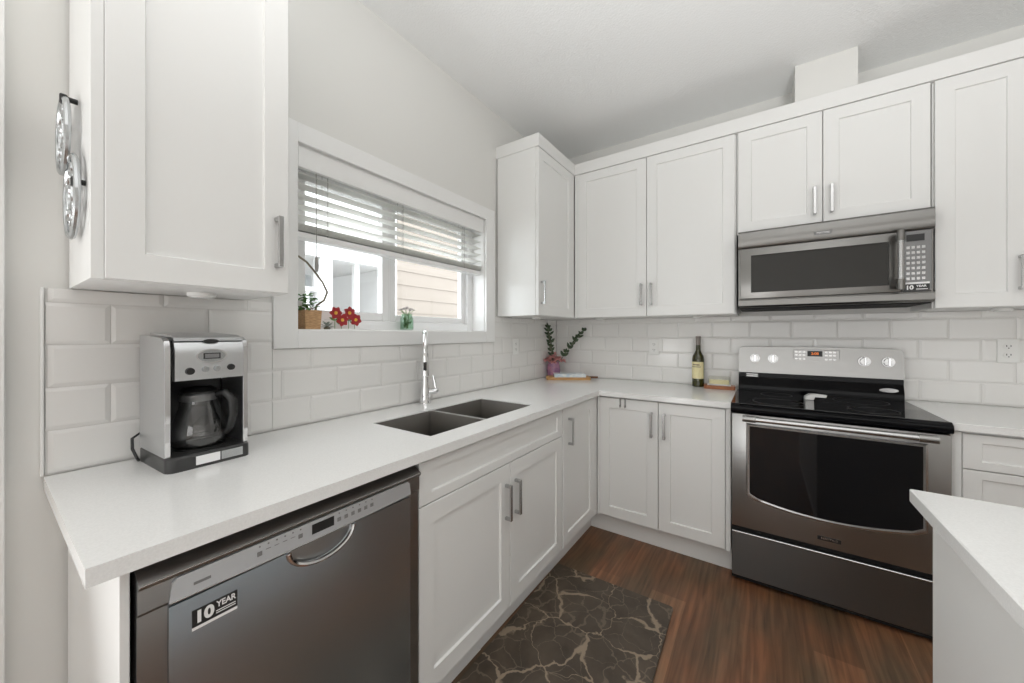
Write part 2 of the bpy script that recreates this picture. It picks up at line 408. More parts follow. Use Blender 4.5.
# tiled splash: bevelled tiles, one mesh per wall
def tiles(rects, x_phase, name, place):
    TW, TH, g, bv, d = 0.2165, 0.108, 0.0016, 0.0095, 0.0065
    b = B()
    for (u0, u1, z0, z1) in rects:
        b.rings([[place(u0, 0.001, z0), place(u1, 0.001, z0), place(u1, 0.001, z1), place(u0, 0.001, z1)],
                 [place(u0, 0.004, z0), place(u1, 0.004, z0), place(u1, 0.004, z1), place(u0, 0.004, z1)]])
    gr = b
    t = B()
    for (u0, u1, z0, z1) in rects:
        for r in range(0, 6):
            a0, a1 = 0.918 + r * TH, 0.918 + (r + 1) * TH
            off = x_phase + (TW / 2 if r % 2 else 0)
            k0 = math.floor((u0 - off) / TW)
            for k in range(k0, k0 + int((u1 - u0) / TW) + 3):
                c0, c1 = off + k * TW, off + (k + 1) * TW
                # bevelled edge only where the tile is uncut
                e0, e1, f0, f1 = max(c0, u0), min(c1, u1), max(a0, z0), min(a1, z1)
                if e1 - e0 < 0.006 or f1 - f0 < 0.006: continue
                bl = bv if c0 >= u0 - 1e-6 else 0.001; brr = bv if c1 <= u1 + 1e-6 else 0.001
                bb = bv if a0 >= z0 - 1e-6 else 0.001; bt = bv if a1 <= z1 + 1e-6 else 0.001
                h = 0.5 * g
                q = lambda i0, i1, j0, j1, n: [place(e0 + i0, n, f0 + j0), place(e1 - i1, n, f0 + j0), place(e1 - i1, n, f1 - j1), place(e0 + i0, n, f1 - j1)]
                if e1 - e0 < bl + brr + .004: bl = brr = .001
                if f1 - f0 < bb + bt + .004: bb = bt = .001
                t.rings([q(h, h, h, h, 0.002), q(h, h, h, h, 0.0055), q(h + bl, h + brr, h + bb, h + bt, 0.0055 + 0.0024)])
    o = struct(t.build(name, M['tile'], ang=8))
    gr.build('grout', M['grout'], o)
    return o
tiles([(-2.75, -2.236, 0.9145, 1.3865), (-2.236, -0.899, 0.9145, 1.2145), (-0.899, -0.001, 0.9145, 1.3865)], -2.638 - 0.2165 / 2, 'trim_2', lambda u, n, z: (n, u, z))
tiles([(0.012, 3.4, 0.9145, 1.3865)], 2.285 - 0.2165 / 2, 'trim_3', lambda u, n, z: (u, -n, z))
struct(B().box(0, 0.011, -2.757, -2.751, 0.9145, 1.3865, 0.001).build('trim_4', M['trim']))

# window casing, one frame
b = B()
ty0, ty1, tz0, tz1 = -2.235, -0.90, 1.215, 2.085
b.box(0, 0.018, ty0, WY0, tz0, tz1, 0.0015); b.box(0, 0.018, WY1, ty1, tz0, tz1, 0.0015)
b.box(0, 0.018, WY0, WY1, tz0, WZ0, 0.0015); b.box(0, 0.018, WY0, WY1, WZ1, tz1, 0.0015)
struct(b.build('trim_5', M['trim']))
# reveal boards lining the opening
b = B()
b.box(-0.16, 0.0, WY0 - 0.001, WY0 + 0.004, WZ0, WZ1); b.box(-0.16, 0, WY1 - 0.004, WY1 + 0.001, WZ0, WZ1)
b.box(-0.16, 0.0, WY0, WY1, WZ0 - 0.001, WZ0 + 0.004); b.box(-0.16, 0, WY0, WY1, WZ1 - 0.004, WZ1 + 0.001)
struct(b.build('trim_6', M['trim']))
# vinyl slider window
w = thing('window_1', 'white vinyl slider window over the sink', 'window', (-0.13, (WY0 + WY1) / 2, WZ0)); w['kind'] = 'structure'
del w['category']
hw, hh = (WY1 - WY0) / 2 - 0.004, WZ1 - WZ0 - 0.004
def rectframe(b, x0, x1, y0, y1, z0, z1, t):
    b.box(x0, x1, y0, y0 + t, z0, z1, 0.002); b.box(x0, x1, y1 - t, y1, z0, z1, 0.002)
    b.box(x0, x1, y0 + t, y1 - t, z0, z0 + t, 0.002); b.box(x0, x1, y0 + t, y1 - t, z1 - t, z1, 0.002)
b = B(); rectframe(b, -0.03, 0.03, -hw, hw, 0.004, hh, 0.045); b.box(-0.028, 0.012, -0.09, -0.055, 0.045, hh - 0.04, 0.002)
b.build('frame', M['vinyl'], w)
b = B(); rectframe(b, -0.022, 0.018, -hw + 0.046, -0.07, 0.05, hh - 0.046, 0.04); s1 = b.build('sash', M['vinyl'], w)
B().box(-0.006, -0.002, -hw + 0.086, -0.11, 0.09, hh - 0.086).build('pane', M['glass'], s1)
b = B(); rectframe(b, -0.026, 0.006, -0.054, hw - 0.046, 0.05, hh - 0.046, 0.035); s2 = b.build('sash', M['vinyl'], w)
B().box(-0.014, -0.010, -0.019, hw - 0.081, 0.085, hh - 0.081).build('pane', M['glass'], s2)

# blind
bl = thing('window_blind', 'white horizontal slat blind half raised in the kitchen window', 'blind', (-0.04, (WY0 + WY1) / 2, 1.93))
hb = hw - 0.004
B().box(0.022, 0.04, -hb, hb, -0.008, 0.076, 0.002).build('valance', M['trim'], bl)
B().box(-0.03, 0.018, -hb, hb, 0.024, 0.074, 0.001).build('headrail', M['trim'], bl)
def slat(z, tilt, name='slat'):
    b = B(); n = 6; rr = []
    c, s_ = math.cos(R(tilt)), math.sin(R(tilt))
    top = [(-0.025 + 0.05 * i / n, 0.0025 * math.sin(math.pi * i / n)) for i in range(n + 1)]
    poly = top + [(x, zz - 0.0026) for x, zz in reversed(top)]
    for y in (-hb, hb): rr.append([(x * c - zz * s_, y, x * s_ + zz * c) for x, zz in poly])
    b.rings(rr)
    return b.build(name, M['blind'], bl, (-0.006, 0, z))
for k in range(5): slat(-0.022 - 0.042 * k, 5 + k * 0.6)
for k in range(6): slat(-0.222 - 0.0048 * k, 1)
B().box(-0.031, 0.019, -hb, hb, -0.278, -0.254, 0.003).build('bottom_rail', M['trim'], bl)
for yy in (-hb + 0.13, -0.05, hb - 0.16):
    b = B()
    for xx in (-0.029, 0.017): b.cyl((xx, yy, 0.03), (xx, yy, -0.255), 0.0011, n=6)
    b.cyl((-0.006, yy + 0.012, 0.03), (-0.006, yy + 0.012, -0.255), 0.0010, n=6)
    b.build('ladder_cord', M['cord'], bl)
b = B(); b.tube([(0.028, -hb + 0.075, 0.05), (0.030, -hb + 0.075, -0.1), (0.029, -hb + 0.077, -0.35)], 0.0016, 6)
cd_ = b.build('pull_cord', M['cord'], bl)
B().lathe([(0.002, -0.345), (0.006, -0.352), (0.0075, -0.385), (0.006, -0.405), (0.002, -0.408)], (0.029, -hb + 0.077), 12).build('tassel', M['cord'], cd_)

# baseboards (toe kicks)
b = B(); b.box(0.535, 0.55, -1.70, -0.551, 0.0, 0.13); struct(b.build('baseboard_left', M['cab']))
b = B(); b.box(0.52, 0.552, -2.09, -1.7005, 0.0, 0.13); struct(b.build('baseboard_front', M['cab']))
b = B(); b.box(0.55, 1.352, -0.55, -0.535, 0.0, 0.13); struct(b.build('baseboard_back', M['cab']))
b = B(); b.box(2.114, 3.4, -0.55, -0.535, 0.0, 0.13); struct(b.build('baseboard_right', M['cab']))

# ------------------------------------------------------------------ wall cabinets
def cabinet(label, loc, rotz, W, D, Hh, group, doors=(), drawers=(), fillers=(), name='wall_cabinet', cat='cabinet', handles=True, cut=None):
    """local: X along the run, front at -D, doors 2 cm thick in front of the body"""
    t = thing(name, label, cat, loc, rotz, group)
    yb = -(D - 0.021)
    b = B()
    if cut:   # hollow at the back corner is not needed; cut shortens the front on one side
        b.box(cut[0], cut[1], yb, 0 - 0.0115, 0, Hh, 0.0008)
    else: b.box(0.0005, W - 0.0005, yb, -0.0115, 0, Hh, 0.0008)
    b.build('body', M['cab'], t)
    for (x0, x1) in fillers:
        B().box(x0, x1, -D + 0.002, yb, 0.0, Hh, 0.0008).build('filler', M['cab'], t)
    for d in doors:
        x0, x1, z0, z1, hx, hz = d
        o = shaker(B(), x0, x1, z0, z1, -D).build('door', M['cab'], t)
        if hx is not None: handle(o, hx, -D, hz)
    for d in drawers:
        x0, x1, z0, z1, hx, hz = d
        o = shaker(B(), x0, x1, z0, z1, -D, rail=0.05, railz=0.032).build('drawer_front', M['cab'], t)
        if hx is not None:
            b = B(); L = 0.145
            b.box(hx - L / 2, hx + L / 2, -D - 0.032, -D - 0.024, hz - 0.0065, hz + 0.0065, 0.001)
            for k in (-1, 1):
                b.box(hx + k * (L / 2 - 0.006) - 0.006, hx + k * (L / 2 - 0.006) + 0.006, -D - 0.0245, -D, hz - 0.0055, hz + 0.0055, 0.0008)
            b.build('handle', M['nickel'], o)
    return t
UH = 2.449 - UB
UG, BG = 'white shaker wall cabinets', 'white shaker base cabinets'
cabinet('white single-door wall cabinet above the coffee maker, with metal ornaments on its side', (0, -2.7115, UB), LEFT, 0.390, 0.33, 1.13, UG,
        doors=[(0.0203, 0.387, 0.002, 1.128, 0.387 - 0.033, 0.145)], fillers=[(0.0, 0.0196)])
cabinet('white wall cabinet in the corner, its door facing the island side, right of window', (0, -0.864, UB), LEFT, 0.862, 0.33, UH, UG,
        doors=[(0.004, 0.497, 0.002, UH - 0.003, 0.036, 0.145)], fillers=[(0.499, 0.531)])
cabinet('wide two-door white wall cabinet between the corner and the microwave', (0.3325, 0, UB), 0, 1.029, 0.33, UH, UG,
        doors=[(0.0275, 0.516, 0.002, UH - 0.003, 0.486, 0.145), (0.520, 1.021, 0.002, UH - 0.003, 0.550, 0.145)], fillers=[(0.0, 0.026)])
cabinet('short two-door white wall cabinet directly above the microwave', (1.3635, 0, 1.852), 0, 0.778, 0.33, 2.449 - 1.852, UG,
        doors=[(0.008, 0.384, 0.002, 2.446 - 1.852, 0.352, 0.122), (0.388, 0.772, 0.002, 2.446 - 1.852, 0.420, 0.122)])
cabinet('tall white wall cabinet at the right of the microwave, above the wall outlet', (2.1435, 0, UB), 0, 0.74, 0.33, UH, UG,
        doors=[(0.006, 0.281, 0.002, UH - 0.003, 0.251, 0.145), (0.285, 0.735, 0.002, UH - 0.003, 0.315, 0.145)])
# crown fascia running over the corner and back wall cabinets
b = B()
b.box(0.0, 0.334, -0.866, -0.3345, 2.45, 2.53, 0.001); b.box(0.0, 2.885, -0.334, -0.0, 2.45, 2.53, 0.001)
tag(b.build('crown_fascia', M['cab']), 'flat white fascia board running along the top of the corner and back wall cabinets', 'cabinet trim')
# puck lights
for (px, py, r, lb) in ((0.15, -2.478, 0.034, 'white puck light under the wall cabinet over the coffee maker'),
                        (0.16, -0.60, 0.030, 'white puck light under the corner wall cabinet beside the window'),
                        (0.46, -0.17, 0.030, 'white puck light under the two-door wall cabinet, nearest the corner'),
                        (1.14, -0.19, 0.030, 'white puck light under the wall cabinet above the wine bottle'),
                        (2.40, -0.17, 0.034, 'white puck light under the wall cabinet over the wall outlet at right')):
    t = thing('puck_light', lb, 'light', (px, py, UB), 0, 'puck lights under the wall cabinets')
    B().lathe([(r, -0.0003), (r, -0.009), (r - 0.003, -0.012), (r - 0.008, -0.012)]).build('housing', M['whiteplastic'], t)
    B().lathe([(r - 0.009, -0.0118), (r - 0.009, -0.0135), (r - 0.012, -0.0145)]).build('lens', M['ceramic'], t)

# ------------------------------------------------------------------ base cabinets
BB, BT = 0.128, 0.878
# end panel left of the dishwasher
t = thing('end_panel', 'white cabinet end panel under the near end of the counter, left of dishwasher', 'cabinet panel', (0, -2.7135, 0), LEFT)
B().box(0, 0.0125, -0.62, -0.0115, 0, 0.883, 0.0008).build('side_panel', M['cab'], t)
hb_ = BT - BB
cabinet('white sink base cabinet with two doors and a false drawer front, right of dishwasher', (0, -2.0845, BB), LEFT, 0.978, 0.62, 0.52, BG, name='base_cabinet',
        doors=[(0.004, 0.4925, 0.006, 0.604, 0.460, 0.455), (0.4965, 0.973, 0.006, 0.604, 0.530, 0.455)],
        drawers=[(0.004, 0.973, 0.608, 0.744, None, None)])
cabinet('white narrow base cabinet with one full-height door beside the inner counter corner', (0, -1.1055, BB), LEFT, 1.094, 0.62, hb_, BG, name='base_cabinet',
        doors=[(0.004, 0.436, 0.006, 0.744, 0.070, 0.615)], fillers=[(0.438, 0.487)])
cabinet('white two-door base cabinet along the back wall, left of the range', (0.6215, 0, BB), 0, 0.730, 0.62, hb_, BG, name='base_cabinet',
        doors=[(0.016, 0.366, 0.006, 0.744, 0.333, 0.612), (0.370, 0.704, 0.006, 0.744, 0.403, 0.612)], fillers=[(0.0, 0.014), (0.706, 0.729)])
cabinet('white base cabinet with drawers, right of the range', (2.1135, 0, BB), 0, 0.80, 0.62, hb_, BG, name='base_cabinet',
        drawers=[(0.034, 0.796, 0.606, 0.744, 0.415, 0.675), (0.034, 0.796, 0.306, 0.602, 0.415, 0.50), (0.034, 0.796, 0.006, 0.302, 0.415, 0.2)], fillers=[(0.0, 0.032)])
# over-door hook on the back base cabinet
t = thing('door_hook', 'small chrome hook with two prongs hung over the door at the inner corner', 'hook', (0.785, -0.62, 0.872))
for xx in (-0.021, 0.009): B().box(xx, xx + 0.010, -0.0035, -0.0012, -0.05, -0.0002, 0.0006).build('prong', M['nickel'], t)
B().box(-0.021, 0.019, -0.0036, 0.0185, -0.0006, 0.0008, 0.0003).build('top_strap', M['nickel'], t)
for xx in (-0.016, 0.014): B().tube([(xx, -0.0036, -0.046), (xx, -0.010, -0.052), (xx, -0.016, -0.046), (xx, -0.017, -0.036)], 0.0025, 6).build('hook_tip', M['nickel'], t)

# ------------------------------------------------------------------ counters and sink
CT0, CT1 = 0.884, 0.914
SX0, SX1, SY0, SY1 = 0.205, 0.535, -1.955, -1.272
def slab(b, rects):
    for r in rects: b.box(*r)
    bmesh.ops.remove_doubles(b.bm, verts=b.bm.verts, dist=1e-5)
b = B()
# L outline with the sink cut-out, cells share edges
xs = [0.0108, SX0, SX1, 0.643]; ys = [-2.752, SY0, SY1, -0.643, -0.0108]
def cell_in(x0, x1, y0, y1):
    cx, cy = (x0 + x1) / 2, (y0 + y1) / 2
    if cx > 0.643: return cy > -0.643
    return not (SX0 < cx < SX1 and SY0 < cy < SY1)
XS = xs + [1.352]
vc = {}
def V(i, j, k):
    if (i, j, k) not in vc: vc[(i, j, k)] = b.bm.verts.new((XS[i], ys[j], (CT0, CT1)[k]))
    return vc[(i, j, k)]
inn = {(i, j): cell_in(XS[i], XS[i + 1], ys[j], ys[j + 1]) for i in range(len(XS) - 1) for j in range(len(ys) - 1)}
for (i, j), f in inn.items():
    if not f: continue
    b.bm.faces.new((V(i, j, 1), V(i + 1, j, 1), V(i + 1, j + 1, 1), V(i, j + 1, 1)))
    b.bm.faces.new((V(i, j + 1, 0), V(i + 1, j + 1, 0), V(i + 1, j, 0), V(i, j, 0)))
    for (di, dj, a, c) in ((-1, 0, (i, j + 1), (i, j)), (1, 0, (i + 1, j), (i + 1, j + 1)), (0, -1, (i, j), (i + 1, j)), (0, 1, (i + 1, j + 1), (i, j + 1))):
        if not inn.get((i + di, j + dj), False):
            b.bm.faces.new((V(*a, 0), V(*c, 0), V(*c, 1), V(*a, 1)))
ed = [e for e in b.bm.edges if len(e.link_faces) == 2 and e.calc_face_angle(0) > 1.0]
bmesh.ops.bevel(b.bm, geom=ed, offset=0.0018, segments=1, affect='EDGES')
tag(b.build('countertop', M['quartz']), 'white quartz L-shaped countertop along the window wall and back wall, with sink cut-out', 'countertop')
tag(B().box(2.114, 3.0, -0.643, -0.0108, CT0, CT1, 0.0018).build('countertop', M['quartz']), 'short white quartz countertop on the drawer cabinet right of the range', 'countertop')
# sink
t = thing('kitchen_sink', 'double-bowl undermount dark steel sink set into the white counter', 'sink', ((SX0 + SX1) / 2, (SY0 + SY1) / 2, CT0))
sx, sy = (SX1 - SX0) / 2, (SY1 - SY0) / 2
def bowl(y0, y1, depth):
    b = B(); x0, x1 = -sx + 0.0025, sx - 0.0025
    def rr(ins, z, r, x0=x0, x1=x1, y0=y0, y1=y1):
        pts = []
        for (cx, cy, a) in ((x1 - ins - r, y1 - ins - r, 0), (x0 + ins + r, y1 - ins - r, 90), (x0 + ins + r, y0 + ins + r, 180), (x1 - ins - r, y0 + ins + r, 270)):
            for k in range(5): pts.append((cx + r * math.cos(R(a + k * 22.5)), cy + r * math.sin(R(a + k * 22.5)), z))
        return pts
    b.rings([rr(-0.001, 0.0262, 0.012), rr(0.0005, 0.0265, 0.011), rr(0.002, 0.024, 0.012), rr(0.006, -depth + 0.02, 0.02), rr(0.025, -depth, 0.02),
             rr(0.10, -depth - 0.004, 0.03)], cap0=False)
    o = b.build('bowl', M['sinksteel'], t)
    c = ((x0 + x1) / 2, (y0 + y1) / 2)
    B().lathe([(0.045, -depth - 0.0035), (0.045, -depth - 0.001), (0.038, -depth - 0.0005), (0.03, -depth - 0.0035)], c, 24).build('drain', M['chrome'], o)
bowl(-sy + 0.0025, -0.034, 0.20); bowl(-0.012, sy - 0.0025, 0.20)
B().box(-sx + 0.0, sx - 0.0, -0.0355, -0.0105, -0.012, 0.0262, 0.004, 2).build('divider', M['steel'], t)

# faucet
t = thing('kitchen_faucet', 'chrome pull-down gooseneck faucet standing behind the sink below the window', 'faucet', (0.055, -1.545, CT1), R(-42))
B().lathe([(0.029, 0), (0.029, 0.004), (0.0265, 0.008), (0.026, 0.035), (0.0235, 0.06), (0.0185, 0.105), (0.0165, 0.17)]).build('body', M['chrome'], t)
pts = [(0, 0, 0.165), (0, 0, 0.22), (0, 0, 0.285)]
for k in range(1, 13):
    a = R(180 - k * 15); pts.append((0.085 + 0.085 * math.cos(a), 0, 0.285 + 0.08 * math.sin(a)))
pts.append((0.172, 0, 0.262))
B().tube(pts, 0.0125, 14).build('spout', M['chrome'], t)
sh = B().lathe([(0.0135, 0.268), (0.0150, 0.262), (0.0165, 0.22), (0.0195, 0.172), (0.0195, 0.160), (0.0165, 0.157)], (0.172, 0)).build('spray_head', M['chrome'], t)
B().box(0.186, 0.1935, -0.007, 0.007, 0.185, 0.225, 0.002).build('spray_button', M['black'], sh)
b = B(); b.cyl((0, 0.015, 0.055), (0, 0.052, 0.062), 0.0135, 0.0155, 16)
b.ball((0, 0.054, 0.0625), 0.0155)
b.tube([(0, 0.054, 0.0665), (-0.004, 0.048, 0.105), (-0.008, 0.040, 0.142)], [0.0068, 0.0058, 0.0050], 10)
b.build('lever', M['chrome'], t)

# ------------------------------------------------------------------ dishwasher
t = thing('dishwasher', 'stainless steel dishwasher with sticker, under the counter at near left', 'dishwasher', (0, -2.6985, 0), LEFT)
W_ = 0.611
B().box(0.004, W_ - 0.004, -0.585, -0.03, 0.09, 0.866, 0.002).build('tub_body', M['blackgap'], t)
B().box(0.01, W_ - 0.01, -0.54, -0.50, 0.005, 0.12, 0.002).build('toe_panel', M['black'], t)
# door frame with rounded top lip
lip = [(-0.588, 0.10), (-0.622, 0.10), (-0.628, 0.11), (-0.628, 0.796), (-0.634, 0.803), (-0.634, 0.842), (-0.6400, 0.8455), (-0.6420, 0.850), (-0.6410, 0.854), (-0.636, 0.857), (-0.602, 0.871), (-0.588, 0.871)]
B().prismx(list(reversed(lip)), 0.004, W_ - 0.005).build('door', M['steel'], t)
B().tube([(0.006, -0.6412, 0.8515), (W_ - 0.007, -0.6412, 0.8515)], 0.0018, 8).build('ridge_highlight', M['nickel'], t)  # pale metal tube stands in for the highlight along the door ridge
x0, x1 = 0.042, W_ - 0.042
notch = arc(0.312, 0.794, 0.077, 0.05, 180, 360, 20)      # from left rim down to right rim
poly = [(x0, 0.11), (x1, 0.11), (x1, 0.794)] + [(x, z) for x, z in reversed(notch)] + [(x0, 0.794)]
B().prism(poly, -0.6375, -0.6282).build('front_panel', M['dwsteel'], t)
cs = [(x0, 0.802), (0.18, 0.7995), (0.305, 0.7985), (0.43, 0.7995), (x1, 0.802), (x1 - 0.004, 0.834), (x1 - 0.012, 0.8415), (x0 + 0.012, 0.8415), (x0 + 0.004, 0.834)]
cp = B().prism(cs, -0.6395, -0.6342).build('control_panel', M['silver'], t)
B().tube([(x, -0.6395, z - 0.0008) for x, z in cs[:5]], 0.0016, 8).build('lower_lip', M['nickel'], cp)
B().box(0.285, 0.337, -0.6403, -0.6394, 0.812, 0.834).build('display', M['black'], cp)
for k, xx in enumerate((0.18, 0.196, 0.212, 0.228, 0.244, 0.26, 0.35, 0.368, 0.386, 0.404, 0.422, 0.44)):
    b = B(); b.cyl((xx, -0.6406, 0.835), (xx, -0.6394, 0.835), 0.0017, n=8)
    b.box(xx - 0.0045, xx + 0.0045, -0.6402, -0.6394, 0.816 if k in (0, 5) or k > 5 else 0.824, 0.825)
    b.build('button', M['greyplastic'], cp)
B().box(0.075, 0.10, -0.6401, -0.6394, 0.816, 0.821).build('badge', M['greyplastic'], cp)
# scooped pocket handle
b = B(); rr = []
for k in range(7):
    f = k / 6
    y = -0.642 + 0.045 * math.sin(f * math.pi / 2); sc_ = math.cos(f * math.pi / 2 * 0.94)
    rr.append([(0.312 + 0.077 * sc_ * math.cos(R(180 + 180 * i / 20)), y, 0.7935 + 0.05 * sc_ * math.sin(R(180 + 180 * i / 20))) for i in range(21)])
b.rings(rr, False, False, closed=False)
pk = b.build('pocket_handle', M['silver'], t)
b = B(); b.tube([(x, -0.6385, z) for x, z in arc(0.312, 0.7935, 0.076, 0.049, 180, 360, 24)], 0.0055, 8); b.build('rim', M['chrome'], pk)
# sticker
st = B().box(0.073, 0.142, -0.6384, -0.6375, 0.738, 0.769).build('sticker', M['black'], t)
B().box(0.073, 0.142, -0.63835, -0.6374, 0.7325, 0.7379).build('sticker_margin', M['whiteprint'], st)
text('numeral', '10', 0.029, M['whiteprint'], st, (0.0905, -0.6386, 0.7535), sx=1.0)
text('word', 'YEAR', 0.0155, M['whiteprint'], st, (0.124, -0.6386, 0.7595), sx=0.82)
for zz in (0.7435, 0.7475): B().box(0.108, 0.139, -0.6387, -0.6384, zz, zz + 0.0016).build('fine_print', M['whiteprint'], st)

# ------------------------------------------------------------------ range
RX = 1.354
t = thing('kitchen_range', 'stainless steel electric range with black glass cooktop against the back wall', 'stove', (RX, 0, 0))
RW = 0.757
B().box(0.002, RW - 0.002, -0.632, -0.03, 0.014, 0.868, 0.002).build('body', M['blackgap'], t)
for (fx, fy) in ((0.05, -0.58), (RW - 0.05, -0.58), (0.05, -0.08), (RW - 0.05, -0.08)):
    B().lathe([(0.02, 0), (0.02, 0.008), (0.012, 0.010), (0.012, 0.0135)], (fx, fy), 14).build('foot', M['black'], t)
# cooktop with rounded front rim
ct = [(-0.062, 0.870), (-0.655, 0.870), (-0.668, 0.876), (-0.672, 0.890), (-0.668, 0.905), (-0.655, 0.914), (-0.645, 0.9165), (-0.635, 0.914), (-0.062, 0.914)]
co = B().prismx(list(reversed(ct)), 0.0, RW).build('cooktop', M['cooktop'], t)
for (ex, ey, er) in ((0.20, -0.48, 0.11), (0.56, -0.48, 0.09), (0.20, -0.21, 0.075), (0.56, -0.21, 0.11)):
    b = B(); b.rings([[(ex + rr * math.cos(a), ey + rr * math.sin(a), zz) for a in [2 * math.pi * i / 48 for i in range(48)]] for rr, zz in ((er, 0.9140), (er, 0.91425), (er - 0.0025, 0.91425), (er - 0.0025, 0.9140))], False, False)
    b.build('burner_ring', M['ringgrey'], co)
# backguard
bg = B().prismx([(-0.02, 0.914), (-0.02, 1.03), (-0.085, 1.03), (-0.085, 0.99), (-0.098, 0.955), (-0.098, 0.9145)], 0.008, RW - 0.008).build('backguard', M['cooktop'], t)
up = [(0.008, 1.028), (RW - 0.006, 1.028), (RW - 0.006, 1.172)] + [(RW - 0.012, 1.182), (RW - 0.03, 1.187)] + [(RW * 0.5, 1.192)] + [(0.03, 1.187), (0.014, 1.182), (0.008, 1.172)]
pn = B().rings([[(x, -0.092 + (z - 1.028) * 0.10, z) for x, z in up], [(x, -0.012, z) for x, z in up]]).build('control_panel', M['steel'], t)
yp = lambda z: -0.092 + (z - 1.028) * 0.10
for kx in (0.095, 0.187, 0.596, 0.690):
    z = 1.118; y = yp(z)
    k = B().cyl((kx, y, z), (kx, y - 0.010, z), 0.027, 0.026, 28).cyl((kx, y - 0.0102, z), (kx, y - 0.026, z), 0.021, 0.019, 28).build('knob', M['nickel'], pn)
    B().box(kx - 0.0045, kx + 0.0045, y - 0.036, y - 0.0262, z - 0.020, z + 0.024, 0.002).build('grip', M['chrome'], k)
z = 1.145
b = B().box(0.285, 0.495, yp(1.145) - 0.003, yp(1.145) + 0.008, 1.108, 1.176, 0.002).build('keypad', M['steel'], pn)
d_ = B().box(0.352, 0.42, yp(1.145) - 0.0046, yp(1.145) - 0.0028, 1.138, 1.170).build('display', M['black'], b)
text('digits', '2:08', 0.020, M['amber'], d_, (0.386, yp(1.145) - 0.005, 1.154))
for i, xx in enumerate((0.30, 0.318, 0.336, 0.437, 0.455, 0.473)):
    for zz in (1.122, 1.145, 1.163):
        B().box(xx - 0.006, xx + 0.006, yp(1.145) - 0.0036, yp(1.145) - 0.0028, zz - 0.004, zz + 0.004).build('button', M['nickel'], b)
e = B().box(0.045, 0.115, -0.0870, -0.0852, 0.998, 1.024).build('badge', M['blackglass'], bg)
for zz in (1.002, 1.013): B().box(0.050, 0.110, -0.0876, -0.0869, zz, zz + 0.007).build('fine_print', M['whiteprint'], e)
b = B(); b.prism([(0.69 + 0.037 * math.cos(a), 0.968 + 0.011 * math.sin(a)) for a in [2 * math.pi * i / 32 for i in range(32)]], -0.0995, -0.0978); b.build('emblem', M['nickel'], bg)
# oven door with arched glass
B().box(0.003, RW - 0.003, -0.662, -0.634, 0.294, 0.866, 0.004, 2).build('oven_door', M['steel'], t)
door = t.children[-1]
gx0, gx1 = 0.076, RW - 0.078
def glasspoly(ins):
    a, c = gx0 + ins, gx1 - ins
    n = 20
    bot = [(a + (c - a) * i / n, 0.420 + ins + 0.040 * (2 * i / n - 1) ** 2) for i in range(n + 1)]
    bot[0] = (a, bot[0][1] + 0.010); bot[-1] = (c, bot[-1][1] + 0.010)
    return bot + [(c, 0.812 - ins), (a, 0.812 - ins)]
g0, g1, g2 = glasspoly(-0.012), glasspoly(-0.003), glasspoly(0.004)
B().rings([[(x, -0.6615, z) for x, z in g0], [(x, -0.6655, z) for x, z in g1], [(x, -0.6635, z) for x, z in g2]], False, True).build('window_trim', M['nickel'], door)
B().prism(g2, -0.6645, -0.6625).build('oven_glass', M['blackglass'], door)
hd = B().tube([(0.085, -0.712, 0.853), (RW - 0.085, -0.712, 0.853)], 0.0115, 18).build('handle', M['nickel'], door)
for s_, xx in ((1, 0.052), (-1, RW - 0.052)):
    b = B(); b.cyl((xx, -0.712, 0.853), (xx + s_ * 0.055, -0.712, 0.853), 0.0155, n=20)
    b.tube([(xx + s_ * 0.022, -0.708, 0.853), (xx + s_ * 0.022, -0.66, 0.846)], [0.011, 0.014], 14)
    b.build('handle_end', M['steel'], hd)
lg = B().box(0.342, 0.424, -0.6635, -0.6618, 0.327, 0.345, 0.0005).build('badge', M['black'], door)
text('lettering', 'MAYTAG', 0.0135, M['nickel'], lg, (0.383, -0.6637, 0.336), sx=1.05)
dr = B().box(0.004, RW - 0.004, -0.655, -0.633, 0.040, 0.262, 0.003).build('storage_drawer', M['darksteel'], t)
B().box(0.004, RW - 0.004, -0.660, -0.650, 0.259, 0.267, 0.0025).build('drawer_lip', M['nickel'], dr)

# white whistle-shaped spoon rest on the cooktop
t = thing('spoon_rest', 'small white angular ceramic spoon rest lying on the black cooktop', 'spoon rest', (1.712, -0.285, 0.9145), R(8))
SPR = t
B().prism([(-0.05, 0.0), (0.0, 0.0), (0.012, 0.03), (0.014, 0.044), (-0.020, 0.040), (-0.047, 0.022)], -0.03, 0.02).build('head', M['ceramic'], t, ang=20)
B().prism([(0.0135, 0.020), (0.075, 0.019), (0.082, 0.038), (0.0145, 0.044)], -0.018, 0.012).build('arm', M['ceramic'], t, ang=20)
SPR.scale = (0.72, 0.72, 0.72)

# ------------------------------------------------------------------ microwave
MX = 1.3725
t = thing('microwave_oven', 'stainless steel over-the-range microwave mounted above the stove', 'microwave', (MX, 0, 1.412))
MW = 0.760
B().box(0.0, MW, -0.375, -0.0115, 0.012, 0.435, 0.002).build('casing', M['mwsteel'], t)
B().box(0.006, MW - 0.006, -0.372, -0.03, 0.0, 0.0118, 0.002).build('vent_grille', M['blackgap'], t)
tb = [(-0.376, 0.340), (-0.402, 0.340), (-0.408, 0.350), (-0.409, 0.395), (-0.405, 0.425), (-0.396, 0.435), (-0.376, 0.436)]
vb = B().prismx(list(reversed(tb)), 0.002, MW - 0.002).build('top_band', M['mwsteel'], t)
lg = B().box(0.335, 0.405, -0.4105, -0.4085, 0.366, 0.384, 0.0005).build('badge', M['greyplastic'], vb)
text('lettering', 'MAYTAG', 0.0125, M['nickel'], lg, (0.37, -0.4108, 0.375))
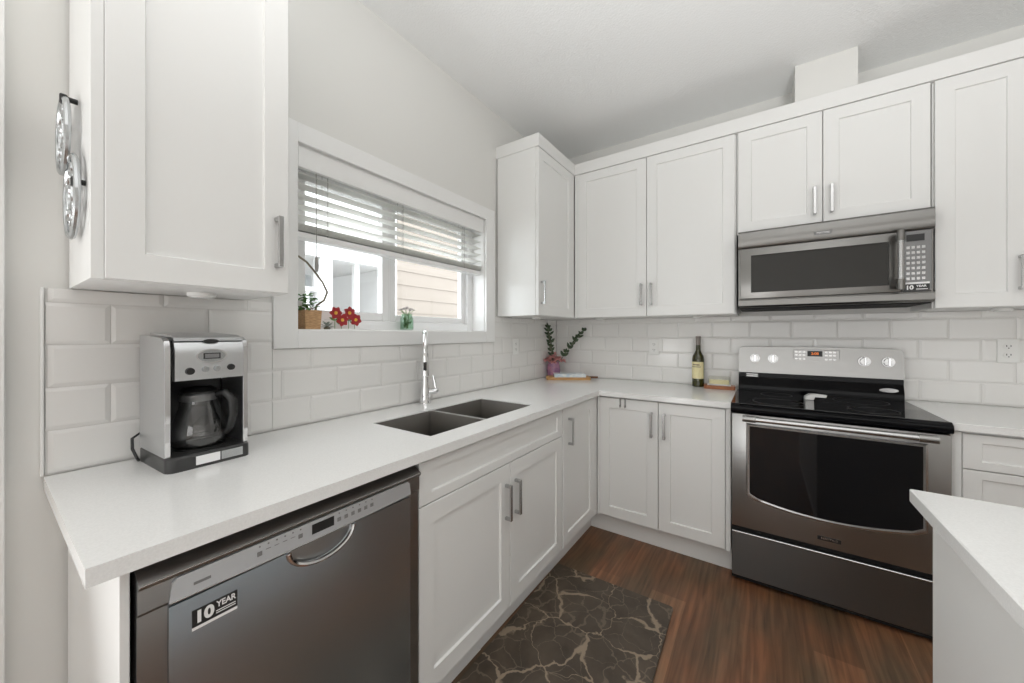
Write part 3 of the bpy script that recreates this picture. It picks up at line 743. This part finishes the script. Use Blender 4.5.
bbm = [(-0.376, 0.004), (-0.395, 0.006), (-0.404, 0.016), (-0.404, 0.044), (-0.400, 0.050), (-0.376, 0.050)]
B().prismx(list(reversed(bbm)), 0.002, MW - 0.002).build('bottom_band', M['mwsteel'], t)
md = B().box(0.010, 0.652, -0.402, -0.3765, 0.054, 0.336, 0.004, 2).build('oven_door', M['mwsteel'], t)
b = B(); q = lambda i, y: [(0.062 + i, y, 0.088 + i), (0.612 - i, y, 0.088 + i), (0.612 - i, y, 0.296 - i), (0.062 + i, y, 0.296 - i)]
b.rings([q(0, -0.4015), q(0.001, -0.404), q(0.004, -0.404), q(0.006, -0.4022)]); b.build('door_glass', M['smokeglass'], md)
hd = B().cyl((0.642, -0.437, 0.085), (0.642, -0.437, 0.318), 0.0105, n=20).build('handle', M['nickel'], md)
for z0, z1 in ((0.062, 0.112), (0.290, 0.338)):
    b = B(); b.cyl((0.642, -0.437, z0), (0.642, -0.437, z1), 0.0145, n=20)
    b.tube([(0.642, -0.433, (z0 + z1) / 2), (0.642, -0.400, (z0 + z1) / 2)], [0.010, 0.012], 12)
    b.build('handle_end', M['mwsteel'], hd)
cpn = B().box(0.656, 0.750, -0.400, -0.3765, 0.054, 0.336, 0.003).build('control_panel', M['panelgrey'], t)
B().box(0.668, 0.726, -0.4012, -0.3998, 0.287, 0.318).build('display', M['black'], cpn)
for r in range(7):
    for c in range(4):
        B().box(0.668 + c * 0.0165, 0.679 + c * 0.0165, -0.4008, -0.3998, 0.108 + r * 0.024, 0.120 + r * 0.024).build('button', M['nickel'], cpn)
st = B().box(0.660, 0.742, -0.4009, -0.3998, 0.058, 0.088).build('sticker', M['black'], cpn)
B().box(0.660, 0.742, -0.4009, -0.3998, 0.0885, 0.097).build('sticker_margin', M['whiteprint'], st)
text('numeral', '10', 0.026, M['whiteprint'], st, (0.678, -0.4012, 0.072))
text('word', 'YEAR', 0.0135, M['whiteprint'], st, (0.716, -0.4012, 0.078))
B().box(0.699, 0.736, -0.4013, -0.4009, 0.0625, 0.066).build('fine_print', M['whiteprint'], st)

# ------------------------------------------------------------------ coffee maker
t = thing('coffee_maker', 'brushed steel and black drip coffee maker on the near counter below the wall cabinet', 'coffee maker', (0.13, -2.489, CT1), R(93))
hwc = 0.094
def rrect(x0, x1, y0, y1, r, n=5):
    pts = []
    for (cx, cy, a) in ((x1 - r, y1 - r, 0), (x0 + r, y1 - r, 90), (x0 + r, y0 + r, 180), (x1 - r, y0 + r, 270)):
        for k in range(n + 1): pts.append((cx + r * math.cos(R(a + k * 90 / n)), cy + r * math.sin(R(a + k * 90 / n))))
    return pts
# base plate
b = B(); b.rings([[(x, y, 0.0) for x, y in rrect(-hwc, hwc, -0.118, 0.105, 0.02)], [(x, y, 0.034) for x, y in rrect(-hwc, hwc, -0.118, 0.105, 0.02)],
                  [(x, y, 0.038) for x, y in rrect(-hwc + .004, hwc - .004, -0.114, 0.101, 0.018)]])
bs = b.build('base', M['coffeebase'], t)
B().box(-0.035, 0.018, -0.1192, -0.1178, 0.008, 0.031).build('sticker', M['whiteprint'], bs)
B().box(0.021, 0.072, -0.1192, -0.1178, 0.008, 0.031).build('sticker', M['castmetal'], bs)
B().lathe([(0.058, 0.0382), (0.058, 0.042), (0.052, 0.0425)], (0, -0.035), 28).build('warming_plate', M['black'], bs)
# side panels, silver with rounded top front
sp = [(-0.098, 0.038), (-0.098, 0.315), (-0.092, 0.335), (-0.075, 0.346), (0.095, 0.352), (0.095, 0.038)]
for s_ in (-1, 1):
    xa, xb = (-hwc + 0.001, -hwc + 0.013) if s_ < 0 else (hwc - 0.013, hwc - 0.001)
    o = B().prismx(sp, xa, xb).build('side_panel', M['lightsteel'], t)
    B().prismx([(-0.1005, 0.040), (-0.1005, 0.316), (-0.094, 0.337), (-0.088, 0.337), (-0.0945, 0.316), (-0.0945, 0.040)], xa + .001, xb - .001).build('edge_strip', M['chrome'], o)
# black recess: rear housing and ceiling of the carafe bay
B().box(-hwc + 0.0135, hwc - 0.0135, 0.045, 0.093, 0.0385, 0.34, 0.002).build('water_tank', M['black'], t)
hdm = B().box(-hwc + 0.0135, hwc - 0.0135, -0.085, 0.0445, 0.236, 0.338, 0.002).build('brew_head', M['black'], t)
# control panel and curved lid
fp = [(-0.0855, 0.233), (-0.104, 0.233), (-0.106, 0.30), (-0.103, 0.318), (-0.096, 0.333), (-0.0855, 0.338)]
cpn = B().prismx(list(reversed(fp)), -hwc + 0.020, hwc - 0.0145).build('control_panel', M['lightsteel'], t)
lid = [(-0.098, 0.337), (-0.092, 0.346), (-0.07, 0.353), (0.09, 0.360), (0.09, 0.3395), (-0.085, 0.3385)]
ld = B().prismx(list(reversed(lid)), -hwc + 0.020, hwc - 0.0145).build('lid', M['lightsteel'], t)
B().prism(arc(0.004, 0.336, 0.018, 0.006, 0, 360, 24)[:-1], -0.1005, -0.09).build('lid_notch', M['black'], ld)
b = B(); b.prism(arc(0.003, 0.296, 0.034, 0.019, 0, 360, 32)[:-1], -0.1085, -0.105); dsp = b.build('clock_bezel', M['chrome'], cpn)
b = B(); b.prism(arc(0.003, 0.296, 0.031, 0.0165, 0, 360, 32)[:-1], -0.1092, -0.1086); b.build('clock_face', M['castmetal'], dsp)
B().box(-0.016, 0.022, -0.1102, -0.1093, 0.288, 0.304, 0.0003).build('display', M['black'], dsp)
B().box(-0.013, 0.019, -0.1106, -0.1102, 0.2905, 0.3015).build('screen', M['greyplastic'], dsp)
for xx, zz, r, m in ((-0.044, 0.257, 0.010, 'black'), (-0.011, 0.260, 0.008, 'castmetal'), (0.015, 0.261, 0.008, 'castmetal'), (0.048, 0.262, 0.009, 'black')):
    B().cyl((xx, -0.1045, zz), (xx, -0.112, zz), r, r * 0.9, 18).build('knob', M[m], cpn)
b = B(); b.tube([(-0.07, 0.094, 0.06), (-0.09, 0.105, 0.075), (-0.108, 0.095, 0.065), (-0.112, 0.075, 0.04), (-0.106, 0.06, 0.015), (-0.10, 0.075, 0.006), (-0.098, 0.095, 0.006)], 0.0035, 8)
b.build('power_cord', M['black'], t)
# carafe
cf = thing('coffee_carafe', 'glass coffee carafe with black handle sitting inside the drip coffee maker', 'carafe', (0.163, -2.488, CT1 + 0.0425), R(93 + 32))
B().lathe([(0.050, 0.0), (0.062, 0.008), (0.066, 0.035), (0.060, 0.07), (0.046, 0.11), (0.040, 0.135), (0.042, 0.142)], n=32).build('glass_body', M['carafeglass'], cf)
B().lathe([(0.0415, 0.126), (0.0435, 0.130), (0.0435, 0.143), (0.041, 0.146)], n=32).build('band', M['panelgrey'], cf)
B().lathe([(0.041, 0.1465), (0.042, 0.152), (0.030, 0.162), (0.012, 0.165)], n=28).build('lid', M['black'], cf)
b = B(); b.tube([(0.012, -0.040, 0.140), (0.014, -0.062, 0.145), (0.014, -0.082, 0.125), (0.014, -0.086, 0.085), (0.014, -0.076, 0.045), (0.012, -0.064, 0.030)], [0.010, 0.012, 0.012, 0.011, 0.010, 0.008], 12)
b.build('handle', M['black'], cf)

# ------------------------------------------------------------------ oval filigree ornaments on the cabinet side
def ornament(label, loc, rz, r, rv, pegx, pegz):
    t = thing('wall_ornament', label, 'ornament', loc, rz, 'silvered metal ornaments on the cabinet side')
    b = B()
    b.tube([(r * math.cos(R(a)), 0, rv * math.sin(R(a))) for a in range(0, 360, 12)], 0.006, 8, closed=True)
    b.tube([(r * 0.30 * math.cos(R(a)), 0, rv * 0.30 * math.sin(R(a))) for a in range(0, 360, 24)], 0.004, 6, closed=True)
    for k in range(6):
        a = R(60 * k); pts = []
        for i in range(14):
            f = i / 13; rr = 0.30 + 0.68 * f; aa = a + 0.55 * math.sin(f * math.pi * 2)
            pts.append((r * rr * math.cos(aa), 0, rv * rr * math.sin(aa)))
        b.tube(pts, 0.0042, 6)
        cx, cz = r * 0.70 * math.cos(a + 0.5), rv * 0.70 * math.sin(a + 0.5)
        b.tube([(cx + r * 0.14 * math.cos(R(q)), 0, cz + rv * 0.14 * math.sin(R(q))) for q in range(0, 360, 30)], 0.0035, 6, closed=True)
    b.build('filigree', M['castmetal'], t)
    b = B(); b.cyl((pegx, 0.0, pegz), (pegx, -2.7118 - loc[1], pegz), 0.006, n=12); b.box(pegx - 0.007, pegx + 0.007, -0.008, 0.004, pegz - 0.012, pegz + 0.008, 0.002)
    b.build('hook', M['black'], t)
ornament('oval silvered filigree ornament hanging lower and nearer the cabinet front edge', (0.20, -2.7245, 1.58), R(0), 0.085, 0.090, 0.070, 0.018)
ornament('oval silvered filigree ornament hanging higher on the cabinet side, nearer the wall', (0.13, -2.731, 1.735), R(0), 0.078, 0.085, 0.03, 0.078)

# ------------------------------------------------------------------ things on the window sill
SZ = WZ0 + 0.004
t = thing('potted_plant', 'small leafy plant with a wavy bare stem in a wooden pot on the window sill', 'plant', (-0.055, -2.072, SZ))
b = B(); q = lambda h, z: [(-h, -h, z), (h, -h, z), (h, h, z), (-h, h, z)]
b.rings([q(0.030, 0), q(0.034, 0.078), q(0.029, 0.078), q(0.028, 0.068)]); b.build('planter', M['potwood'], t)
b = B(); b.tube([(0, 0.02, 0.06), (0.0, 0.03, 0.10), (0.0, 0.062, 0.125), (0.0, 0.075, 0.16), (0.0, 0.055, 0.20), (0.0, 0.022, 0.24), (0.0, -0.010, 0.275), (0.0, -0.045, 0.295)], [0.0045, .0045, .0045, .0045, .004, .004, .004, .004], 8)
b.build('stem', M['stem'], t)
b = B()
for k in range(46):
    a = random.uniform(0, 6.28); p = Vector((random.uniform(-.018, .022), random.uniform(-.045, .014), random.uniform(0.075, 0.140)))
    b.leaf(p, (math.cos(a), math.sin(a), random.uniform(-.2, .8)), (0, 0, 1), random.uniform(.022, .038), random.uniform(.015, .022), .3)
for k in range(5): b.tube([(0.005 * k - .01, 0, .066), (0.004 * k - .01, -.012, .10)], .0015, 5)
b.build('foliage', M['leaf'], t)
t = thing('succulent', 'small grey-green succulent between the wooden pot and the red flowers', 'plant', (-0.045, -2.003, SZ))
b = B()
for k in range(16):
    a = k * 2.4; e = 0.15 + 0.06 * k
    b.leaf((0, 0, 0.004 + .001 * k), (math.cos(a), math.sin(a), e), (0, 0, 1), .034 - .0006 * k, .013, .1)
b.build('leaves', M['greyleaf'], t)
B().lathe([(0.012, 0), (0.014, 0.006), (0.006, 0.012)], n=12).build('root_ball', M['stem'], t)
t = thing('flower_ornament', 'row of red flowers with yellow centres and green leaves on the window sill', 'ornament', (-0.05, -1.918, SZ))
B().box(-0.006, 0.006, -0.062, 0.062, 0, 0.004, 0.001).build('base', M['whiteplastic'], t)
for i, (yy, zz) in enumerate(((-0.048, 0.072), (-0.018, 0.042), (0.016, 0.075), (0.046, 0.045))):
    b = B()
    for k in range(6):
        a = R(60 * k + 15 * i)
        b.leaf((0.004, yy, zz), (0.25, math.cos(a), math.sin(a)), (1, 0, 0), .030, .026, .1)
    fl = b.build('flower', M['red'], t)
    B().ball((0.009, yy, zz), 0.008, (.6, 1, 1), 10).build('flower_centre', M['yellow'], fl)
    b = B(); b.tube([(0, yy, 0.003), (0, yy, zz)], 0.0012, 6)
    for s_ in (-1, 1): b.leaf((0, yy, zz * .55), (0.1, s_, .5), (1, 0, 0), .028, .012, .1)
    b.build('stalk', M['leaf'], fl)
t = thing('jar_bouquet', 'small glass jar of greenery and pale lavender flowers on the sill behind the faucet', 'flower jar', (-0.05, -1.575, SZ))
b = B(); b.lathe([(0.030, 0), (0.034, 0.006), (0.034, 0.062), (0.027, 0.074), (0.028, 0.085), (0.025, 0.085), (0.024, 0.074), (0.031, 0.060), (0.031, 0.008)], n=24); b.build('jar', M['jarglass'], t)
b = B()
for k in range(26):
    a = random.uniform(0, 6.28); b.leaf((random.uniform(-.012, .012), random.uniform(-.012, .012), random.uniform(.012, .05)), (math.cos(a) * .5, math.sin(a) * .5, 1), (0, 0, 1), .024, .011, .15)
for k in range(9):
    a = k * .7; b.tube([(0.006 * math.cos(a), 0.006 * math.sin(a), .01), (0.012 * math.cos(a), .012 * math.sin(a), .085), (0.03 * math.cos(a), .04 * math.sin(a), .105)], .0012, 5)
b.build('greenery', M['leaf'], t)
b = B()
for k in range(16):
    a = k * 2.4; rr = .012 * math.sqrt(k)
    c = Vector((rr * .8 * math.cos(a), rr * math.sin(a), .118 - rr * .35))
    for j in range(5):
        e = R(72 * j + k * 20); b.leaf(c, (math.cos(e), math.sin(e), .55), (0, 0, 1), .012, .009, .1)
b.build('blossoms', M['lavender'], t)

# ------------------------------------------------------------------ corner still life
RT = Vector((0.825, 0.565, 0))
t = thing('serving_board', 'honey wood serving board with a handle lying in the counter corner', 'board', (0.235, -0.212, CT1), R(32))
b = B(); b.rings([[(x, y, z) for x, y in rrect(-0.185, 0.155, -0.072, 0.066, 0.015)] for z in (0.0005, 0.021)]); b.build('board', M['wood'], t)
b = B(); b.rings([[(x, y, z) for x, y in rrect(0.1553, 0.225, 0.01, 0.036, 0.010)] for z in (0.006, 0.020)]); b.build('handle', M['handlebrown'], t)
t = thing('book', 'pale blue and white book lying on the serving board in the corner', 'book', (0.238, -0.228, CT1 + 0.0212), R(34))
B().box(-0.115, 0.115, -0.052, 0.058, 0.002, 0.022).build('pages', M['paper'], t)
b = B(); b.box(-0.12, 0.12, -0.056, 0.062, 0.022, 0.0245, 0.0006); b.box(-0.12, 0.12, -0.056, 0.062, 0.0, 0.002, 0.0006); b.box(-0.12, 0.12, -0.0575, -0.055, 0.0, 0.0245, 0.0006); b.build('cover', M['bookblue'], t)
VX, VY = 0.068, -0.165
t = thing('flower_vase', 'mauve glass vase in the counter corner, holding pink flowers', 'vase', (VX, VY, CT1))
B().lathe([(0.040, 0), (0.047, 0.004), (0.055, 0.05), (0.051, 0.095), (0.043, 0.12), (0.045, 0.128), (0.039, 0.126), (0.041, 0.10)]).build('vase_body', M['mauve'], t)
t = thing('pink_flowers', 'bunch of pink flowers standing in the mauve vase', 'flowers', (VX, VY, CT1 + 0.128))
b = B()
for k in range(11):
    a = k * 2.4; rr = .026 * math.sqrt(k); c = Vector((rr * math.cos(a), rr * math.sin(a), .062 - rr * .75))
    c = c if VX + c.x > 0.03 else Vector((0.03 - VX, c.y, c.z))
    for j in range(14):
        e = j * 2.4; el = -.2 + 1.2 * j / 13
        b.leaf(c, (math.cos(e), math.sin(e), el), (0, 0, 1), .034, .026, .25)
b.build('petals', M['pink'], t)
b = B()
for k in range(5): b.tube([(.006 * math.cos(k), .006 * math.sin(k), -.05), (.012 * math.cos(k * 1.3), .012 * math.sin(k * 1.3), .03)], .002, 6)
for k in range(8):
    a = k * .8; b.leaf((0.02 * math.cos(a), .02 * math.sin(a), .0), (math.cos(a), math.sin(a), .6), (0, 0, 1), .04, .018, .3)
b.build('stalks', M['darkleaf'], t)
def branch(label, p0, p1, seed):
    rnd = random.Random(seed)
    t = thing('leafy_branch', label, 'branch', (VX, VY, CT1 + 0.1), 0, 'leafy branches in the mauve vase')
    p0, p1 = Vector(p0), Vector(p1); d = p1 - p0
    mid = p0 + d * .5 + Vector((0, 0, .02))
    pts = [p0 * (1 - f) ** 2 + mid * 2 * f * (1 - f) + p1 * f * f for f in [i / 10 for i in range(11)]]
    B().tube(pts, [.0028 - .0018 * i / 10 for i in range(11)], 6).build('twig', M['stem'], t)
    b = B()
    for i in range(3, 11):
        for s_ in (-1, 1, 0):
            f = pts[i]; sd = RT * s_ + Vector((0, 0, .45)) + d.normalized() * .7 + Vector((rnd.uniform(-.3, .3), rnd.uniform(-.3, .3), rnd.uniform(-.2, .2)))
            b.leaf(f, sd, Vector((.6, -.8, .3)), rnd.uniform(.030, .054), rnd.uniform(.018, .028), .1)
    b.build('leaves', M['darkleaf'], t)
branch('dark leafy branch leaning left out of the mauve vase', (0.0, 0.0, -0.03), (-0.012, -0.075, 0.305), 3)
branch('dark leafy branch leaning right out of the mauve vase', (0.006, 0.003, -0.03), (0.215, 0.115, 0.28), 5)

# wine bottle and butter board
t = thing('wine_bottle', 'dark green wine bottle with a cream label near the range', 'bottle', (1.128, -0.085, CT1))
B().lathe([(0.034, 0.0), (0.0375, 0.004), (0.0375, 0.185), (0.034, 0.207), (0.022, 0.228), (0.0155, 0.246), (0.0142, 0.30)], n=32).build('bottle_glass', M['bottle'], t)
B().lathe([(0.0148, 0.280), (0.0152, 0.30), (0.0160, 0.336), (0.0160, 0.338), (0.0150, 0.340)], n=24).build('capsule', M['capsule'], t)
def label_band(z0, z1, m, r, nm, par, a0=-165, a1=25):
    b = B(); n = 22
    A = [R(a0 + (a1 - a0) * i / n) for i in range(n + 1)]
    b.rings([[(r * math.cos(a), r * math.sin(a), z0) for a in A] + [((r - .0004) * math.cos(a), (r - .0004) * math.sin(a), z0) for a in reversed(A)],
             [(r * math.cos(a), r * math.sin(a), z1) for a in A] + [((r - .0004) * math.cos(a), (r - .0004) * math.sin(a), z1) for a in reversed(A)]])
    return b.build(nm, m, par)
lb = label_band(0.055, 0.168, M['cream'], 0.0381, 'paper_label', t, -185, -25)
label_band(0.132, 0.137, M['stem'], 0.0383, 'label_stripe', lb, -150, -60); label_band(0.144, 0.152, M['stem'], 0.0383, 'label_stripe', lb, -140, -70)
t = thing('butter_board', 'small red-brown wooden board on the counter between the bottle and the range', 'board', (1.257, -0.118, CT1), R(4))
b = B(); b.rings([[(x, y, z) for x, y in rrect(-0.088, 0.088, -0.05, 0.05, 0.010)] for z in (0.0005, 0.022)]); b.build('board', M['redwood'], t)
t = thing('butter_dish', 'clear lidded dish of pale yellow butter on the red-brown board', 'dish', (1.255, -0.115, CT1 + 0.0222), R(4))
B().box(-0.066, 0.066, -0.034, 0.034, 0.0, 0.008, 0.003).build('tray', M['ceramic'], t)
B().box(-0.056, 0.056, -0.026, 0.026, 0.0085, 0.034, 0.003).build('butter', M['butter'], t)
B().box(-0.063, 0.063, -0.031, 0.031, 0.0083, 0.058, 0.010, 3).build('cover', M['clearglass'], t)

# ------------------------------------------------------------------ outlets
def outlet(label, loc, rz, w, h, two):
    t = thing('wall_outlet', label, 'outlet', loc, rz, 'white outlets on the tiled splash')
    B().box(-w / 2, w / 2, -0.005, 0, -h / 2, h / 2, 0.0015).build('cover_plate', M['whiteplastic'], t)
    for s_ in (-1, 1):
        o = B().prism(arc(0, s_ * 0.021, 0.0165, 0.0145, 0, 360, 24)[:-1], -0.0075, -0.005).build('socket', M['whiteplastic'], t)
        b = B()
        for xx in (-0.0065, 0.0065): b.box(xx - 0.0013, xx + 0.0013, -0.0079, -0.0074, s_ * 0.021 - 0.001, s_ * 0.021 + 0.007)
        b.cyl((0, -0.0079, s_ * 0.021 - 0.0075), (0, -0.0074, s_ * 0.021 - 0.0075), 0.0024, n=10)
        b.build('slots', M['black'], o)
outlet('white wall outlet on the tiles at the far right, right of the range', (2.474, -0.0095, 1.187), 0, 0.070, 0.115, True)
outlet('white wall outlet on the back wall tiles, left of the wine bottle', (0.825, -0.0095, 1.172), 0, 0.072, 0.112, True)
outlet('white wall outlet on the window wall tiles, between the window and the corner', (0.0095, -0.645, 1.178), LEFT, 0.072, 0.112, True)

# ------------------------------------------------------------------ island
t = thing('kitchen_island', 'white kitchen island base under the near right worktop', 'island', (1.79, -3.05, 0))
B().box(0.0, 0.86, 0.0, 1.37, 0.0, CT0, 0.001).build('body', M['cab'], t)
B().box(-0.004, 0.864, -0.004, 1.374, 0.0, 0.012, 0.001).build('plinth', M['cab'], t)
tag(B().box(1.766, 2.80, -3.10, -1.632, CT0, CT1, 0.002).build('countertop', M['quartz']), 'white quartz island worktop with a sharp corner at near right', 'countertop')

# ------------------------------------------------------------------ rug
t = thing('floor_mat', 'dark brown marble-print kitchen mat with pale veins on the floor before the sink', 'mat', (0.866, -1.62, 0), R(1.2))
b = B(); b.rings([[(x, y, z) for x, y in rrect(-0.295, 0.295, -0.60, 0.585, 0.015)] for z in (0.0004, 0.008)]); b.build('mat_sheet', M['rug'], t)

# ------------------------------------------------------------------ outside: neighbouring house
struct(B().box(-14, -0.17, -9, 12, -0.4, -0.3).build('ground', M['grass']))
t = thing('neighbour_house', 'beige-sided neighbouring house with white porch posts seen through the window', 'house', (-3, 0, -0.3))
b = B(); n = 26
rr = []
for i in range(n):   # lap siding as saw-tooth boards
    z0, z1 = i * 0.21, (i + 1) * 0.21
    b.rings([[(0.012, 0.62, z0), (0.012, 5.0, z0), (0.0, 5.0, z1), (0.0, 0.62, z1)], [(-0.1, 0.62, z0), (-0.1, 5.0, z0), (-0.1, 5.0, z1), (-0.1, 0.62, z1)]])
b.build('siding_wall', M['siding'], t)
B().box(-1.6, 0.016, 0.55, 0.66, 0, 5.4).build('corner_board', M['outwhite'], t)
B().box(-1.7, -1.6, -4.0, 0.7, 0, 5.4).build('porch_wall', M['tan'], t)
B().box(-1.6, 0.0, -4.0, 0.55, 2.52, 3.9).build('balcony', M['outwhite'], t)
for (py, w_) in ((-0.37, 0.08), (0.11, 0.035), (-1.7, 0.08)):
    B().box(-0.2, -0.2 + 2 * w_, py - w_, py + w_, 0, 2.52).build('porch_post', M['outwhite'], t)
rl = B().box(-0.16, -0.10, -1.62, -0.45, 2.10, 2.15).build('railing', M['outwhite'], t)
for k in range(11): B().box(-0.15, -0.11, -1.58 + k * 0.1, -1.545 + k * 0.1, 1.25, 2.10).build('baluster', M['outwhite'], rl)
for (y0, y1, z0, z1) in ((0.02 - .45, 0.42 - .5 + .35, 2.0, 2.65), (-1.35, -0.95, 1.6, 2.6), (-0.1 + .42, .53, 2.0, 2.6)):
    b = B(); rectframe(b, -1.6, -1.56, y0, y1, z0, z1, 0.05); wf = b.build('house_window', M['outwhite'], t)
    B().box(-1.6, -1.58, y0 + .05, y1 - .05, z0 + .05, z1 - .05).build('pane', M['outglass'], wf)
